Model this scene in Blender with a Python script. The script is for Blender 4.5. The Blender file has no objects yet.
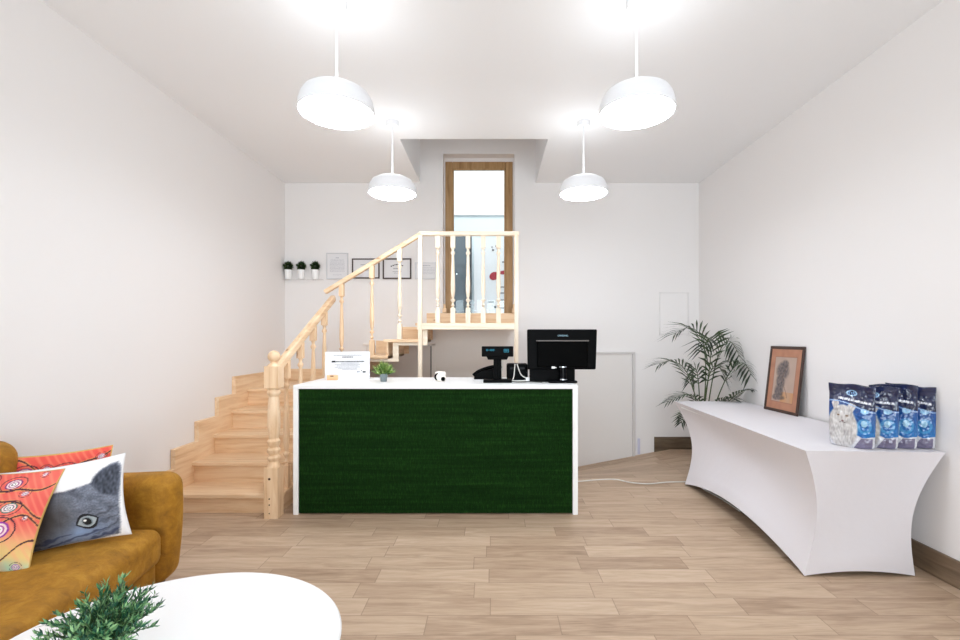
import bpy, bmesh, math, random
from mathutils import Vector, Matrix, noise
random.seed(7)
S = bpy.context.scene
COL = S.collection
F = 466.0; CX = 492.0; CY = 338.0; H = 1.5

def at(x, y, d):
    """where the ray through a photo pixel reaches depth d (metres)"""
    return Vector(((x-CX)*d/F, d, H-(y-CY)*d/F))

def lin(c):
    return tuple(((v/255)/12.92 if v/255 <= .04045 else ((v/255+.055)/1.055)**2.4) for v in c)

# ------------------------------------------------------------------ materials
def mat(name, rgb=(200,200,200), rough=.5, metal=0, **kw):
    m = bpy.data.materials.new(name); m.use_nodes = True
    b = m.node_tree.nodes['Principled BSDF']
    b.inputs['Base Color'].default_value = (*lin(rgb), 1)
    b.inputs['Roughness'].default_value = rough
    b.inputs['Metallic'].default_value = metal
    for k, v in kw.items():
        b.inputs[k.replace('_', ' ')].default_value = v
    return m

class NT:
    def __init__(s, m):
        s.t = m.node_tree; s.b = s.t.nodes['Principled BSDF']
    def n(s, typ, **kw):
        nd = s.t.nodes.new(typ)
        for k, v in kw.items(): setattr(nd, k, v)
        return nd
    def l(s, a, b): s.t.links.new(a, b)
    def coord(s, scale=(1,1,1), src='Object'):
        tc = s.n('ShaderNodeTexCoord'); mp = s.n('ShaderNodeMapping')
        mp.inputs['Scale'].default_value = scale
        s.l(tc.outputs[src], mp.inputs[0]); return mp.outputs[0]
    def noise(s, vec, scale, detail=3, rough=.5, dist=0):
        nd = s.n('ShaderNodeTexNoise'); nd.inputs['Scale'].default_value = scale
        nd.inputs['Detail'].default_value = detail; nd.inputs['Roughness'].default_value = rough
        nd.inputs['Distortion'].default_value = dist
        if vec is not None: s.l(vec, nd.inputs['Vector'])
        return nd.outputs['Fac']
    def ramp(s, fac, stops):
        r = s.n('ShaderNodeValToRGB'); e = r.color_ramp.elements
        while len(e) < len(stops): e.new(.5)
        for i, (p, c) in enumerate(stops):
            e[i].position = p; e[i].color = (*lin(c), 1)
        s.l(fac, r.inputs[0]); return r.outputs[0]
    def bump(s, fac, strength=.2, dist=.01):
        b = s.n('ShaderNodeBump'); b.inputs['Strength'].default_value = strength
        b.inputs['Distance'].default_value = dist
        s.l(fac, b.inputs['Height']); s.l(b.outputs[0], s.b.inputs['Normal'])
    def math(s, op, a, b=None):
        m = s.n('ShaderNodeMath', operation=op)
        for i, v in enumerate((a, b)):
            if v is None: continue
            if isinstance(v, (int, float)): m.inputs[i].default_value = v
            else: s.l(v, m.inputs[i])
        return m.outputs[0]

def plaster(name, rgb):
    m = mat(name, rgb, .85); t = NT(m)
    t.bump(t.noise(t.coord(src='Object'), 60, 4), .06, .004); return m
M = {}
M['wall'] = plaster('wall_paint', (239,236,235))
M['ceiling'] = plaster('ceiling_paint', (245,245,246))
M['undercroft'] = plaster('taupe_paint', (244,238,233))
M['door_grey'] = mat('grey_door_paint', (228,224,221), .5)
M['door_taupe'] = mat('taupe_door_paint', (226,218,212), .6)
M['gap'] = mat('shadow_gap', (120,114,110), .8)
M['white'] = mat('white_laminate', (246,246,246), .3)
M['white_gloss'] = mat('white_gloss', (248,248,248), .18)
M['lamp_white'] = mat('lamp_enamel', (238,239,242), .5, Specular_IOR_Level=.25)
M['black'] = mat('black_plastic', (5,5,6), .45, Specular_IOR_Level=.05)
M['black_gloss'] = mat('black_gloss', (4,5,8), .2, Specular_IOR_Level=.10)
M['chrome'] = mat('bright_metal', (210,220,230), .15, 1)
M['cable'] = mat('cable_white', (225,222,216), .5)
M['black_cable'] = mat('cable_black', (22,22,22), .5)
M['frame_brown'] = mat('dark_frame', (66,46,38), .5)
M['paper'] = mat('paper', (226,225,227), .8)
M['grey_ink'] = mat('grey_ink', (126,128,138), .8)
M['dark_ink'] = mat('dark_ink', (16,18,22), .8)
M['pot_grey'] = mat('zinc_grey', (128,138,142), .45, .3)
M['slate'] = mat('slate_blue_panel', (92,104,112), .5)
M['red'] = mat('crimson_paper', (160,14,44), .6)
M['clear_plastic'] = mat('clear_shelf', (235,237,238), .1, Alpha=.14)
M['orange_card'] = mat('peach_card', (246,196,150), .6)
M['soil'] = mat('soil', (50,38,28), .95)

def emis(name, rgb, st):
    m = mat(name, rgb, .5)
    b = m.node_tree.nodes['Principled BSDF']
    b.inputs['Emission Color'].default_value = (*lin(rgb), 1); b.inputs['Emission Strength'].default_value = st
    return m
M['diffuser'] = emis('opal_diffuser', (238,246,255), 20)
M['cyan'] = emis('cyan_display', (40,140,165), .35)

def wood(name, dark, mid, light, axis='X', knots=True, rough=.5, sc=1):
    m = mat(name, mid, rough); t = NT(m)
    s = {'X': (.8,9,9), 'Y': (9,.8,9), 'Z': (9,9,.8)}[axis]
    info = t.n('ShaderNodeObjectInfo')
    tc = t.n('ShaderNodeTexCoord'); add = t.n('ShaderNodeVectorMath', operation='ADD')
    rnd = t.n('ShaderNodeVectorMath', operation='SCALE'); rnd.inputs[0].default_value = (7,5,3)
    t.l(info.outputs['Random'], rnd.inputs['Scale'])
    t.l(tc.outputs['Object'], add.inputs[0]); t.l(rnd.outputs[0], add.inputs[1])
    mp = t.n('ShaderNodeMapping'); mp.inputs['Scale'].default_value = tuple(v*sc for v in s)
    t.l(add.outputs[0], mp.inputs[0])
    f = t.noise(mp.outputs[0], 2.2, 5, .6, .6)
    c = t.ramp(f, [(.3, dark), (.5, mid), (.72, light)])
    if knots:
        v = t.n('ShaderNodeTexVoronoi'); v.inputs['Scale'].default_value = 5
        mp2 = t.n('ShaderNodeMapping'); mp2.inputs['Scale'].default_value = tuple(.35 if q < 1 else 1 for q in s)
        t.l(add.outputs[0], mp2.inputs[0]); t.l(mp2.outputs[0], v.inputs['Vector'])
        k = t.ramp(v.outputs['Distance'], [(.03, (150,96,58)), (.09, (255,255,255))])
        mx = t.n('ShaderNodeMix', data_type='RGBA', blend_type='MULTIPLY'); mx.inputs[0].default_value = .7
        t.l(c, mx.inputs[6]); t.l(k, mx.inputs[7]); c = mx.outputs[2]
    t.l(c, t.b.inputs['Base Color']); t.bump(f, .08, .003)
    return m
pine = ((218,178,136), (236,203,165), (246,220,188))
M['pineX'] = wood('pine_x', *pine, 'X'); M['pineY'] = wood('pine_y', *pine, 'Y'); M['pineZ'] = wood('pine_z', *pine, 'Z')
pale = ((228,206,180), (238,221,198), (244,232,214))
M['paleX'] = wood('pale_pine_x', *pale, 'X', False); M['paleZ'] = wood('pale_pine_z', *pale, 'Z', False)
M['oakZ'] = wood('oak_frame', (146,108,64), (174,136,90), (190,154,108), 'Z', False)
M['base_wood'] = wood('brown_skirting', (74,60,46), (104,88,70), (126,110,90), 'X', False)
M['base_woodY'] = wood('brown_skirting_y', (92,74,56), (122,102,82), (142,122,100), 'Y', False)

# vinyl planks
def floor_mat():
    m = mat('plank_vinyl', (180,150,120), .5); t = NT(m)
    tc = t.n('ShaderNodeTexCoord'); sp = t.n('ShaderNodeSeparateXYZ'); t.l(tc.outputs['Object'], sp.inputs[0])
    W, L = .168, .70
    yr = t.math('DIVIDE', sp.outputs[1], W); row = t.math('FLOOR', yr); fy = t.math('FRACT', yr)
    wn = t.n('ShaderNodeTexWhiteNoise', noise_dimensions='1D'); t.l(row, wn.inputs['W'])
    xs = t.math('ADD', t.math('DIVIDE', sp.outputs[0], L), t.math('MULTIPLY', wn.outputs['Value'], 7.3))
    col = t.math('FLOOR', xs); fx = t.math('FRACT', xs)
    cb = t.n('ShaderNodeCombineXYZ'); t.l(row, cb.inputs[0]); t.l(col, cb.inputs[1])
    w2 = t.n('ShaderNodeTexWhiteNoise', noise_dimensions='2D'); t.l(cb.outputs[0], w2.inputs['Vector'])
    # grain
    gx = t.math('ADD', t.math('MULTIPLY', sp.outputs[0], 1.3), t.math('MULTIPLY', w2.outputs['Value'], 37))
    gy = t.math('ADD', t.math('MULTIPLY', sp.outputs[1], 11), t.math('MULTIPLY', col, 3.7))
    cg = t.n('ShaderNodeCombineXYZ'); t.l(gx, cg.inputs[0]); t.l(gy, cg.inputs[1])
    g = t.noise(cg.outputs[0], 1.6, 6, .62, .9)
    fine = t.n('ShaderNodeCombineXYZ'); t.l(t.math('MULTIPLY', gx, 3), fine.inputs[0]); t.l(t.math('MULTIPLY', gy, 9), fine.inputs[1])
    g2 = t.noise(fine.outputs[0], 2, 3, .5)
    v = t.math('ADD', t.math('MULTIPLY', g, .62), t.math('ADD', t.math('MULTIPLY', w2.outputs['Value'], .17), t.math('MULTIPLY', g2, .30)))
    c = t.ramp(v, [(.30, (142,116,94)), (.47, (174,147,122)), (.60, (192,166,140)), (.80, (210,186,162))])
    # seams
    ey = t.math('MINIMUM', fy, t.math('SUBTRACT', 1, fy)); ex = t.math('MINIMUM', fx, t.math('SUBTRACT', 1, fx))
    sy = t.math('LESS_THAN', ey, .014); sx = t.math('LESS_THAN', ex, .0036)
    seam = t.math('MAXIMUM', sy, sx)
    mx = t.n('ShaderNodeMix', data_type='RGBA'); t.l(t.math('MULTIPLY', seam, .42), mx.inputs[0])
    t.l(c, mx.inputs[6]); mx.inputs[7].default_value = (*lin((98,74,54)), 1)
    t.l(mx.outputs[2], t.b.inputs['Base Color'])
    t.bump(t.math('SUBTRACT', t.math('MULTIPLY', g2, .3), seam), .15, .002)
    return m
M['floor'] = floor_mat()

def velvet():
    m = mat('mustard_velvet', (168,112,18), .75, Sheen_Weight=.25, Sheen_Roughness=.4); t = NT(m)
    t.b.inputs['Sheen Tint'].default_value = (*lin((255,205,110)), 1)
    f = t.noise(t.coord((1,1,1)), 11, 6, .7, .4)
    t.l(t.ramp(f, [(.30, (132,88,8)), (.52, (166,114,18)), (.75, (192,142,44))]), t.b.inputs['Base Color'])
    t.bump(f, .25, .02); return m
M['velvet'] = velvet()

def spandex():
    m = mat('white_spandex', (224,220,224), .7, Sheen_Weight=.2); t = NT(m)
    t.bump(t.noise(t.coord((1,1,1)), 9, 3), .12, .02); return m
M['spandex'] = spandex()

def turf():
    m = mat('artificial_turf', (22,58,22), .9, Specular_IOR_Level=.1); t = NT(m)
    f = t.noise(t.coord((60,60,8)), 3, 3, .6)
    g = t.noise(t.coord((.7,1,22)), 1.5, 2, .5)
    v = t.math('ADD', t.math('MULTIPLY', f, .6), t.math('MULTIPLY', g, .4))
    t.l(t.ramp(v, [(.35, (8,32,6)), (.52, (17,47,12)), (.68, (34,70,24))]), t.b.inputs['Base Color']); return m
M['turf'] = turf()

def leaf(name, a, b, c, rough=.45):
    m = mat(name, b, rough); t = NT(m)
    g = t.n('ShaderNodeNewGeometry')
    t.l(t.ramp(g.outputs['Random Per Island'], [(.1, a), (.5, b), (.9, c)]), t.b.inputs['Base Color'])
    return m
M['palm'] = leaf('palm_leaf', (28,44,26), (44,64,36), (66,88,52))
M['grass'] = leaf('fake_grass', (74,110,44), (124,156,72), (176,198,122))
M['box_dark'] = leaf('boxwood', (22,40,18), (38,62,28), (62,88,44))
M['bamboo'] = leaf('table_foliage', (34,84,66), (60,118,72), (146,188,130))
M['stem'] = mat('green_stem', (74,92,52), .5)

def attr_mat(name, rough=.7, coat=0):
    m = mat(name, (255,255,255), rough); t = NT(m)
    a = t.n('ShaderNodeVertexColor'); a.layer_name = 'Col'
    t.l(a.outputs['Color'], t.b.inputs['Base Color'])
    t.b.inputs['Coat Weight'].default_value = coat
    return m
M['print_cloth'] = attr_mat('printed_cloth', .8)
M['print_film'] = attr_mat('printed_film', .22, .6)
M['print_paper'] = attr_mat('printed_paper', .5)

def glass():
    m = bpy.data.materials.new('window_glass'); m.use_nodes = True; nt = m.node_tree; nt.nodes.clear()
    o = nt.nodes.new('ShaderNodeOutputMaterial'); mx = nt.nodes.new('ShaderNodeMixShader')
    tr = nt.nodes.new('ShaderNodeBsdfTransparent'); gl = nt.nodes.new('ShaderNodeBsdfGlossy'); gl.inputs['Roughness'].default_value = .02
    fr = nt.nodes.new('ShaderNodeFresnel'); fr.inputs[0].default_value = 1.45
    tr.inputs[0].default_value = (.95,.98,.98,1)
    nt.links.new(fr.outputs[0], mx.inputs[0]); nt.links.new(tr.outputs[0], mx.inputs[1]); nt.links.new(gl.outputs[0], mx.inputs[2])
    nt.links.new(mx.outputs[0], o.inputs[0]); return m
M['glass'] = glass()

# ------------------------------------------------------------------ builders
class MB:
    def __init__(s): s.v = []; s.f = []; s.c = None
    def box(s, x0,x1,y0,y1,z0,z1):
        n = len(s.v)
        s.v += [(x0,y0,z0),(x1,y0,z0),(x1,y1,z0),(x0,y1,z0),(x0,y0,z1),(x1,y0,z1),(x1,y1,z1),(x0,y1,z1)]
        s.f += [tuple(n+i for i in q) for q in ((0,3,2,1),(4,5,6,7),(0,1,5,4),(1,2,6,5),(2,3,7,6),(3,0,4,7))]
        return s
    def add(s, vs, fs):
        n = len(s.v); s.v += [tuple(v) for v in vs]; s.f += [tuple(n+i for i in q) for q in fs]; return s
    def lathe(s, prof, c=(0,0,0), seg=20, axis='Z', cap=True, sx=1, sy=1):
        vs = []; fs = []
        for r, h in prof:
            for k in range(seg):
                a = 2*math.pi*k/seg; p = (r*math.cos(a)*sx, r*math.sin(a)*sy, h)
                if axis == 'X': p = (p[2], p[0], p[1])
                if axis == 'Y': p = (p[0], p[2], p[1])
                vs.append((p[0]+c[0], p[1]+c[1], p[2]+c[2]))
        for i in range(len(prof)-1):
            for k in range(seg):
                a = i*seg+k; b = i*seg+(k+1)%seg
                fs.append((a, b, b+seg, a+seg))
        if cap:
            fs.append(tuple(range(seg))[::-1]); fs.append(tuple(len(vs)-seg+k for k in range(seg)))
        return s.add(vs, fs)
    def tube(s, pts, r, seg=8):
        pts = [Vector(p) for p in pts]; rs = r if isinstance(r, (list, tuple)) else [r]*len(pts)
        vs = []; fs = []
        t0 = (pts[1]-pts[0]).normalized(); up = Vector((0,0,1)) if abs(t0.z) < .9 else Vector((1,0,0))
        n = t0.cross(up).normalized()
        for i, p in enumerate(pts):
            t = (pts[min(i+1, len(pts)-1)]-pts[max(i-1, 0)]).normalized()
            n = (n-t*n.dot(t)).normalized(); b = t.cross(n)
            for k in range(seg):
                a = 2*math.pi*k/seg; vs.append(p+(n*math.cos(a)+b*math.sin(a))*rs[i])
        for i in range(len(pts)-1):
            for k in range(seg):
                a = i*seg+k; q = i*seg+(k+1)%seg; fs.append((a, q, q+seg, a+seg))
        fs.append(tuple(range(seg))[::-1]); fs.append(tuple(len(vs)-seg+k for k in range(seg)))
        return s.add(vs, fs)
    def prism(s, poly, axis, a, b):
        n = len(poly); vs = []
        for w in (a, b):
            for p, q in poly:
                vs.append({'X': (w,p,q), 'Y': (p,w,q), 'Z': (p,q,w)}[axis])
        fs = [tuple(range(n)), tuple(range(2*n-1, n-1, -1))]
        fs += [(i, i+n, (i+1)%n+n, (i+1)%n) for i in range(n)]
        return s.add(vs, fs)
    def beam(s, p, q, w, h):
        """rectangular bar p->q with vertical sides"""
        p = Vector(p); q = Vector(q); t = (q-p).normalized(); sd = t.cross(Vector((0,0,1))).normalized(); u = sd.cross(t).normalized()
        vs = [b+sd*i*w/2+u*j*h/2 for b in (p, q) for i, j in ((-1,-1),(1,-1),(1,1),(-1,1))]
        return s.add(vs, [(0,1,2,3),(7,6,5,4),(0,4,5,1),(1,5,6,2),(2,6,7,3),(3,7,4,0)])
    def build(s, name, m, parent=None, smooth=False, bevel=0, seg=2, sub=0, loc=None, cols=None, angle=40):
        me = bpy.data.meshes.new(name)
        vs = s.v
        if loc is not None: vs = [(a-loc[0], b-loc[1], c-loc[2]) for a, b, c in vs]
        me.from_pydata(vs, [], s.f); me.update()
        bm = bmesh.new(); bm.from_mesh(me); bmesh.ops.recalc_face_normals(bm, faces=bm.faces); bm.to_mesh(me); bm.free()
        o = bpy.data.objects.new(name, me); COL.objects.link(o)
        if loc is not None: o.location = loc
        for mm in (m if isinstance(m, list) else [m]): me.materials.append(mm)
        if cols is not None:
            a = me.color_attributes.new('Col', 'FLOAT_COLOR', 'POINT')
            flat = []
            for c in cols: flat += [*lin(c), 1]
            a.data.foreach_set('color', flat)
        if smooth: 
            for p in me.polygons: p.use_smooth = True
            if smooth == 'auto': me.set_sharp_from_angle(angle=math.radians(angle))
        if bevel:
            b = o.modifiers.new('bevel', 'BEVEL'); b.width = bevel; b.segments = seg; b.limit_method = 'ANGLE'; b.angle_limit = math.radians(35)
            if seg > 3:
                for p in me.polygons: p.use_smooth = True
        if sub:
            b = o.modifiers.new('sub', 'SUBSURF'); b.levels = b.render_levels = sub
        if parent is not None: o.parent = parent
        return o

def tag(o, label, cat, group=None):
    o['label'] = label; o['category'] = cat
    if group: o['group'] = group
    return o
def thing(name, label, cat, loc=(0,0,0), rz=0, group=None):
    o = bpy.data.objects.new(name, None); COL.objects.link(o); o.location = loc; o.rotation_euler = (0,0,rz)
    o.empty_display_size = .1
    return tag(o, label, cat, group)
def struct(o): o['kind'] = 'structure'; return o
def copy_tree(root, loc, rz=None, label=None):
    r = root.copy(); COL.objects.link(r); r.location = loc
    if rz is not None: r.rotation_euler = (0,0,rz)
    if label: r['label'] = label
    for ch in list(root.children):
        c = ch.copy(); COL.objects.link(c); c.parent = r
        for g in list(ch.children):
            d = g.copy(); COL.objects.link(d); d.parent = c
    return r
def bez(p0, p1, p2, n):
    p0, p1, p2 = Vector(p0), Vector(p1), Vector(p2)
    return [p0*(1-t)**2+p1*2*t*(1-t)+p2*t*t for t in [i/n for i in range(n+1)]]
def spline(pts, n=8):
    P = [Vector(p) for p in pts]; P = [P[0]*2-P[1]]+P+[P[-1]*2-P[-2]]; out = []
    for i in range(1, len(P)-2):
        for k in range(n):
            t = k/n; a, b, c, d = P[i-1:i+3]
            out.append(.5*((2*b)+(c-a)*t+(2*a-5*b+4*c-d)*t*t+(3*b-a-3*c+d)*t**3))
    out.append(P[-2]); return out

# ------------------------------------------------------------------ room
XL, XR, YB, YF, ZC = -2.80, 2.80, 6.30, -2.6, 3.596
def sm(t): t = max(0, min(1, t)); return t*t*(3-2*t)
def floor_z(x, y):
    """the vinyl dips towards the low door at the back"""
    if y < 4.85: return 0
    dip = .19*max(0, min(2.4-x, 1.9))
    if x < -.9: dip *= 1-sm((-.9-x)/.6)
    return -dip*sm((y-4.85)/1.45)
nx, ny = 100, 120
xs = [XL-.05+(XR-XL+.1)*i/nx for i in range(nx+1)]
ys = [YF + (4.85-YF)*j/10 for j in range(10)]+[4.85+(YB+.05-4.85)*j/50 for j in range(51)]
m = MB(); m.v = [(x, y, floor_z(x, y)) for y in ys for x in xs]
w = nx+1
m.f = [(j*w+i, j*w+i+1, (j+1)*w+i+1, (j+1)*w+i) for j in range(len(ys)-1) for i in range(nx)]
struct(m.build('floor', M['floor'], smooth=True))

NX0, NX1, NZ1 = -.662, .302, 3.99       # window niche
struct(MB().box(XL-.15, XL, YF-.1, YB+.3, -.6, 4.7).build('wall_left', M['wall']))
struct(MB().box(XR, XR+.15, YF-.1, YB+.3, -.6, 4.7).build('wall_right', M['wall']))
struct(MB().box(XL, NX0, YB, YB+.3, -.6, 4.7).box(NX1, XR, YB, YB+.3, -.6, 4.7).box(NX0, NX1, YB, YB+.3, NZ1, 4.7)
       .box(NX0, NX1, YB, YB+.3, -.6, 1.66).box(NX0, -.6475, 6.46, 6.59, 1.66, NZ1).box(.2875, NX1, 6.46, 6.59, 1.66, NZ1).box(-.6475, .2875, 6.46, 6.59, 3.9445, NZ1).build('wall_back', M['wall']))
# unseen front wall behind the camera; its glazed opening is added for fill light
struct(MB().box(XL, XR, YF-.2, YF, 0, .3).box(XL, XR, YF-.2, YF, 3.0, 3.6).box(XL, -2.3, YF-.2, YF, .3, 3).box(2.3, XR, YF-.2, YF, .3, 3)
       .build('wall_front', M['wall']))
wf = MB()
for x in (-2.3, -.8, .74, 2.24): wf.box(x, x+.06, YF-.12, YF-.06, .3, 3)
wf.box(-2.3, 2.3, YF-.12, YF-.06, .3, .36).box(-2.3, 2.3, YF-.12, YF-.06, 2.94, 3)
wo = struct(wf.build('added_window', M['white']))
MB().box(-2.3, 2.3, YF-.095, YF-.09, .3, 3).build('pane', M['glass'], wo)
# ceiling with the recess over the landing
RX0, RX1, RY = -.97, .59, 4.91
struct(MB().box(XL, RX0, YF-.2, YB+.1, ZC, 4.6).box(RX1, XR, YF-.2, YB+.1, ZC, 4.6).box(RX0, RX1, YF-.2, RY, ZC, 4.6)
       .box(XL, XR, RY-.3, YB+.1, 4.6, 4.7).build('ceiling', M['ceiling']))
# skirting boards
struct(MB().box(XR-.018, XR-.0005, YF, YB, 0, .165).build('baseboard_right', M['base_woodY'], bevel=.003))
struct(MB().box(2.19, XR-.02, YB-.018, YB-.0005, -.15, .165).build('baseboard_back', M['base_wood'], bevel=.003))

# low door on the right of the back wall
d1 = struct(MB().box(.70, 1.885, YB-.012, YB-.0005, -.6, 1.285).build('door_1', M['door_grey'], bevel=.003))
MB().box(.66, 1.93, YB-.03, YB-.0005, 1.285, 1.315).box(1.895, 1.93, YB-.03, YB-.0005, -.6, 1.285).build('door_casing', mat('casing', (214,210,208), .5), d1, bevel=.004)
# low door under the stairs
d2 = struct(MB().box(-1.70, -.83, YB-.012, YB-.0005, -.6, 1.39).build('door_2', M['door_taupe'], bevel=.003))
MB().box(-.815, -.765, YB-.025, YB-.0005, -.6, 1.42).box(-1.74, -.765, YB-.025, YB-.0005, 1.40, 1.43).build('door_casing', M['undercroft'], d2, bevel=.004)
MB().box(-.83, -.816, YB-.016, YB-.0005, -.6, 1.39).build('door_gap', M['gap'], d2)
struct(MB().box(-.765, .335, YB-.008, YB-.0005, -.6, 1.62).build('trim_1', M['undercroft']))
# pale flush wall hatch
h = MB().box(2.275, 2.645, YB-.008, YB-.0005, 1.56, 2.105).build('wall_hatch', mat('hatch_white', (240,237,236), .7), bevel=.003)
tag(h, 'flush white access hatch set in the back wall above the palm', 'access hatch')
MB().box(2.262,2.274,YB-.012,YB-.001,1.547,2.118).box(2.646,2.658,YB-.012,YB-.001,1.547,2.118).box(2.262,2.658,YB-.012,YB-.001,1.547,1.559).box(2.262,2.658,YB-.012,YB-.001,2.106,2.118).build('frame', mat('hatch_rim', (232,229,228), .7), h)

# ------------------------------------------------------------------ window on the landing and what lies behind it
WX0, WX1, WZ0, WZ1, WY = -.648, .288, 1.70, 3.945, 6.46
w = MB(); t_ = .10
w.box(WX0, WX0+t_, WY, WY+.07, WZ0, WZ1).box(WX1-t_, WX1, WY, WY+.07, WZ0, WZ1).box(WX0+t_, WX1-t_, WY, WY+.07, WZ1-t_, WZ1).box(WX0+t_, WX1-t_, WY, WY+.07, WZ0, WZ0+t_)
win = struct(w.build('window_1', M['oakZ'], bevel=.008))
MB().box(WX0+t_-.01, WX1-t_+.01, WY+.035, WY+.041, WZ0+t_-.01, WZ1-t_+.01).build('pane', M['glass'], win)
w = MB(); a = .02
w.box(WX0+t_, WX0+t_+a, WY-.01, WY+.02, WZ0+t_, WZ1-t_).box(WX1-t_-a, WX1-t_, WY-.01, WY+.02, WZ0+t_, WZ1-t_).box(WX0+t_, WX1-t_, WY-.01, WY+.02, WZ1-t_-a, WZ1-t_)
w.build('window_bead', M['oakZ'], win)
for x in (WX0-.015, WX1-.02):
    b = MB().box(x, x+.05, YB-.06, YB-.004, 1.84, 1.90).box(x+.012, x+.038, YB-.05, YB-.014, 1.90, 1.955)
    tag(b.build('window_stop', M['pineZ'], bevel=.006), 'small pine stop block at the foot of the landing window, %s' % ('left side' if x < 0 else 'right side'), 'wooden block')
# the space behind
bluewall = mat('pale_blue_wall', (224,233,236), .8)
struct(MB().box(-2.2, 2.2, 9.0, 9.1, 0, 5.6).build('wall_beyond', bluewall))
struct(MB().box(-2.3, -2.2, 6.6, 9.1, 0, 5.6).box(2.2, 2.3, 6.6, 9.1, 0, 5.6).build('wall_beyond_side', M['wall']))
struct(MB().box(-2.3, 2.3, 6.6, 9.1, 1.5, 1.6).build('floor_beyond', M['white']))
struct(MB().box(-2.2, 2.2, 8.93, 8.999, 3.86, 3.92).build('trim_2', M['wall']))
p0 = at(452, 236, 8.6); p1 = at(470.5, 320, 8.6)
sd = MB().box(p0.x-.35, p1.x, 8.6, 8.66, 1.6, p0.z).build('door_leaf', M['slate'], bevel=.01)
tag(sd, 'slate blue door leaf seen through the lower left of the landing window', 'door')
MB().box(p1.x-.02, p1.x+.02, 8.59, 8.68, 1.6, p0.z+.02).build('edge_strip', mat('edge_dark', (50,54,60), .5), sd)
# poster board with crimson shape
q0 = at(474, 238, 8.3); q1 = at(512, 325, 8.3)
pb = MB().box(q0.x, q1.x+.1, 8.3, 8.33, 1.6, q0.z).build('poster_board', M['paper'])
tag(pb, 'white poster board with a crimson shape behind the landing window', 'poster')
m = MB()
def disc(c, rx, rz, y, rot=0, n=24, squash=1):
    return [(c.x+rx*math.cos(a)*math.cos(rot)-rz*math.sin(a)*math.sin(rot), y, c.z+rx*math.cos(a)*math.sin(rot)+rz*math.sin(a)*math.cos(rot)) for a in [2*math.pi*k/n for k in range(n)]]
c = at(494, 276, 8.29); m.add(disc(c, .085, .07, 8.292, .5), [tuple(range(24))])
c = at(503.5, 272.5, 8.29); m.add(disc(c, .07, .035, 8.292, .1), [tuple(range(24))])
m.build('crimson_shape', M['red'], pb)
m = MB()
for (x, y, w_, h_) in [(493,250,2,1.2),(496,246,1.4,1),(504,262,3,1),(491,302,6,1),(495,307,2,2.4),(503,262,2,.8),(502,287,4,.8),(502,293,4,.8),(502,300,4,.8),(502,308,5,.9),(492,247,1,1)]:
    c = at(x, y, 8.29); k = 8.3/F; m.box(c.x-w_*k/2, c.x+w_*k/2, 8.291, 8.296, c.z-h_*k/2, c.z+h_*k/2)
m.build('print_marks', M['dark_ink'], pb)

# ------------------------------------------------------------------ staircase
st = thing('staircase', 'unpainted pine staircase turning right up to a railed landing', 'staircase', (-2.3, 4.0, 0))
O = (-2.3, 4.0, 0)
def sp(mb, name, m, parent=st, **kw):
    """build with vertices relative to the staircase's base"""
    mb.v = [(a-O[0], b-O[1], c-O[2]) for a, b, c in mb.v]
    return mb.build(name, m, parent, **kw)
R = .1857
nose = [4.0, 4.31, 4.63, 4.95, 5.27]
X0, X1 = -2.795, -1.80
Z = [0, .165, .358, .545, .737, .93] + [.93+(1.67-.93)/4*k for k in (1,2,3,4)]
for k in range(1, 5):
    sp(MB().box(X0, X1, nose[k-1]-.03, nose[k]+.02, Z[k]-.035, Z[k]), 'tread', M['pineX'], bevel=.006)
for k in range(1, 6):
    sp(MB().box(X0, X1-.01, nose[k-1], nose[k-1]+.02, Z[k-1]-(0 if k == 1 else .03), Z[k]-.035), 'riser', M['pineX'])
sp(MB().box(X0, -1.80, 5.24, YB-.035, Z[5]-.035, Z[5]), 'quarter_landing', M['pineX'], bevel=.006)
XN = [-1.84, -1.52, -1.20, -.84]
for i, k in enumerate((6, 7, 8)):
    sp(MB().box(XN[i]-.03, XN[i+1]+.02, 5.27, YB-.035, Z[k]-.035, Z[k]), 'tread', M['pineX'], bevel=.006)
for i, k in enumerate((6, 7, 8, 9)):
    sp(MB().box(XN[i], XN[i]+.02, 5.30, YB-.035, Z[k-1]-(.03), Z[k]-.036), 'riser', M['pineY'])
LX0, LX1 = -.87, .297
sp(MB().box(LX0, LX1, 5.28, YB-.035, Z[9]-.03, Z[9]), 'landing_floor', M['pineX'], bevel=.005)
sp(MB().box(-.85, LX1, 5.265, 5.30, Z[9]-.075, Z[9]-.003), 'landing_fascia', M['paleX'], bevel=.004)
# saw-tooth skirting on the left wall
def saw(noses, zs, up, end, low):
    P = []
    for i, n in enumerate(noses):
        P.append((n, zs[i]+up)); P.append(((noses[i+1] if i+1 < len(noses) else end), zs[i]+up))
    return P
ns = [4.0+.055, 4.377, 4.70, 5.01, 5.33]
P = [(4.02, 0.0), (4.02, .20), (4.055, .20)]; P = [(4.0, .17), (4.0, .33), ]
poly = [(3.985, 0), (3.985, .345), (4.055-.0, .345)]
tops = [.53, .715, .90, 1.085]
poly = [(3.985, 0), (3.985, .36), (4.055, .36)]
for i in range(4):
    n = ns[i]; poly.append((n, tops[i])); poly.append((ns[i+1] if i < 3 else YB-.035, tops[i]))
poly += [(YB-.035, 0)]
sp(MB().prism(poly, 'X', XL+.002, XL+.045), 'wall_stringer', M['pineY'], bevel=.004)
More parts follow.
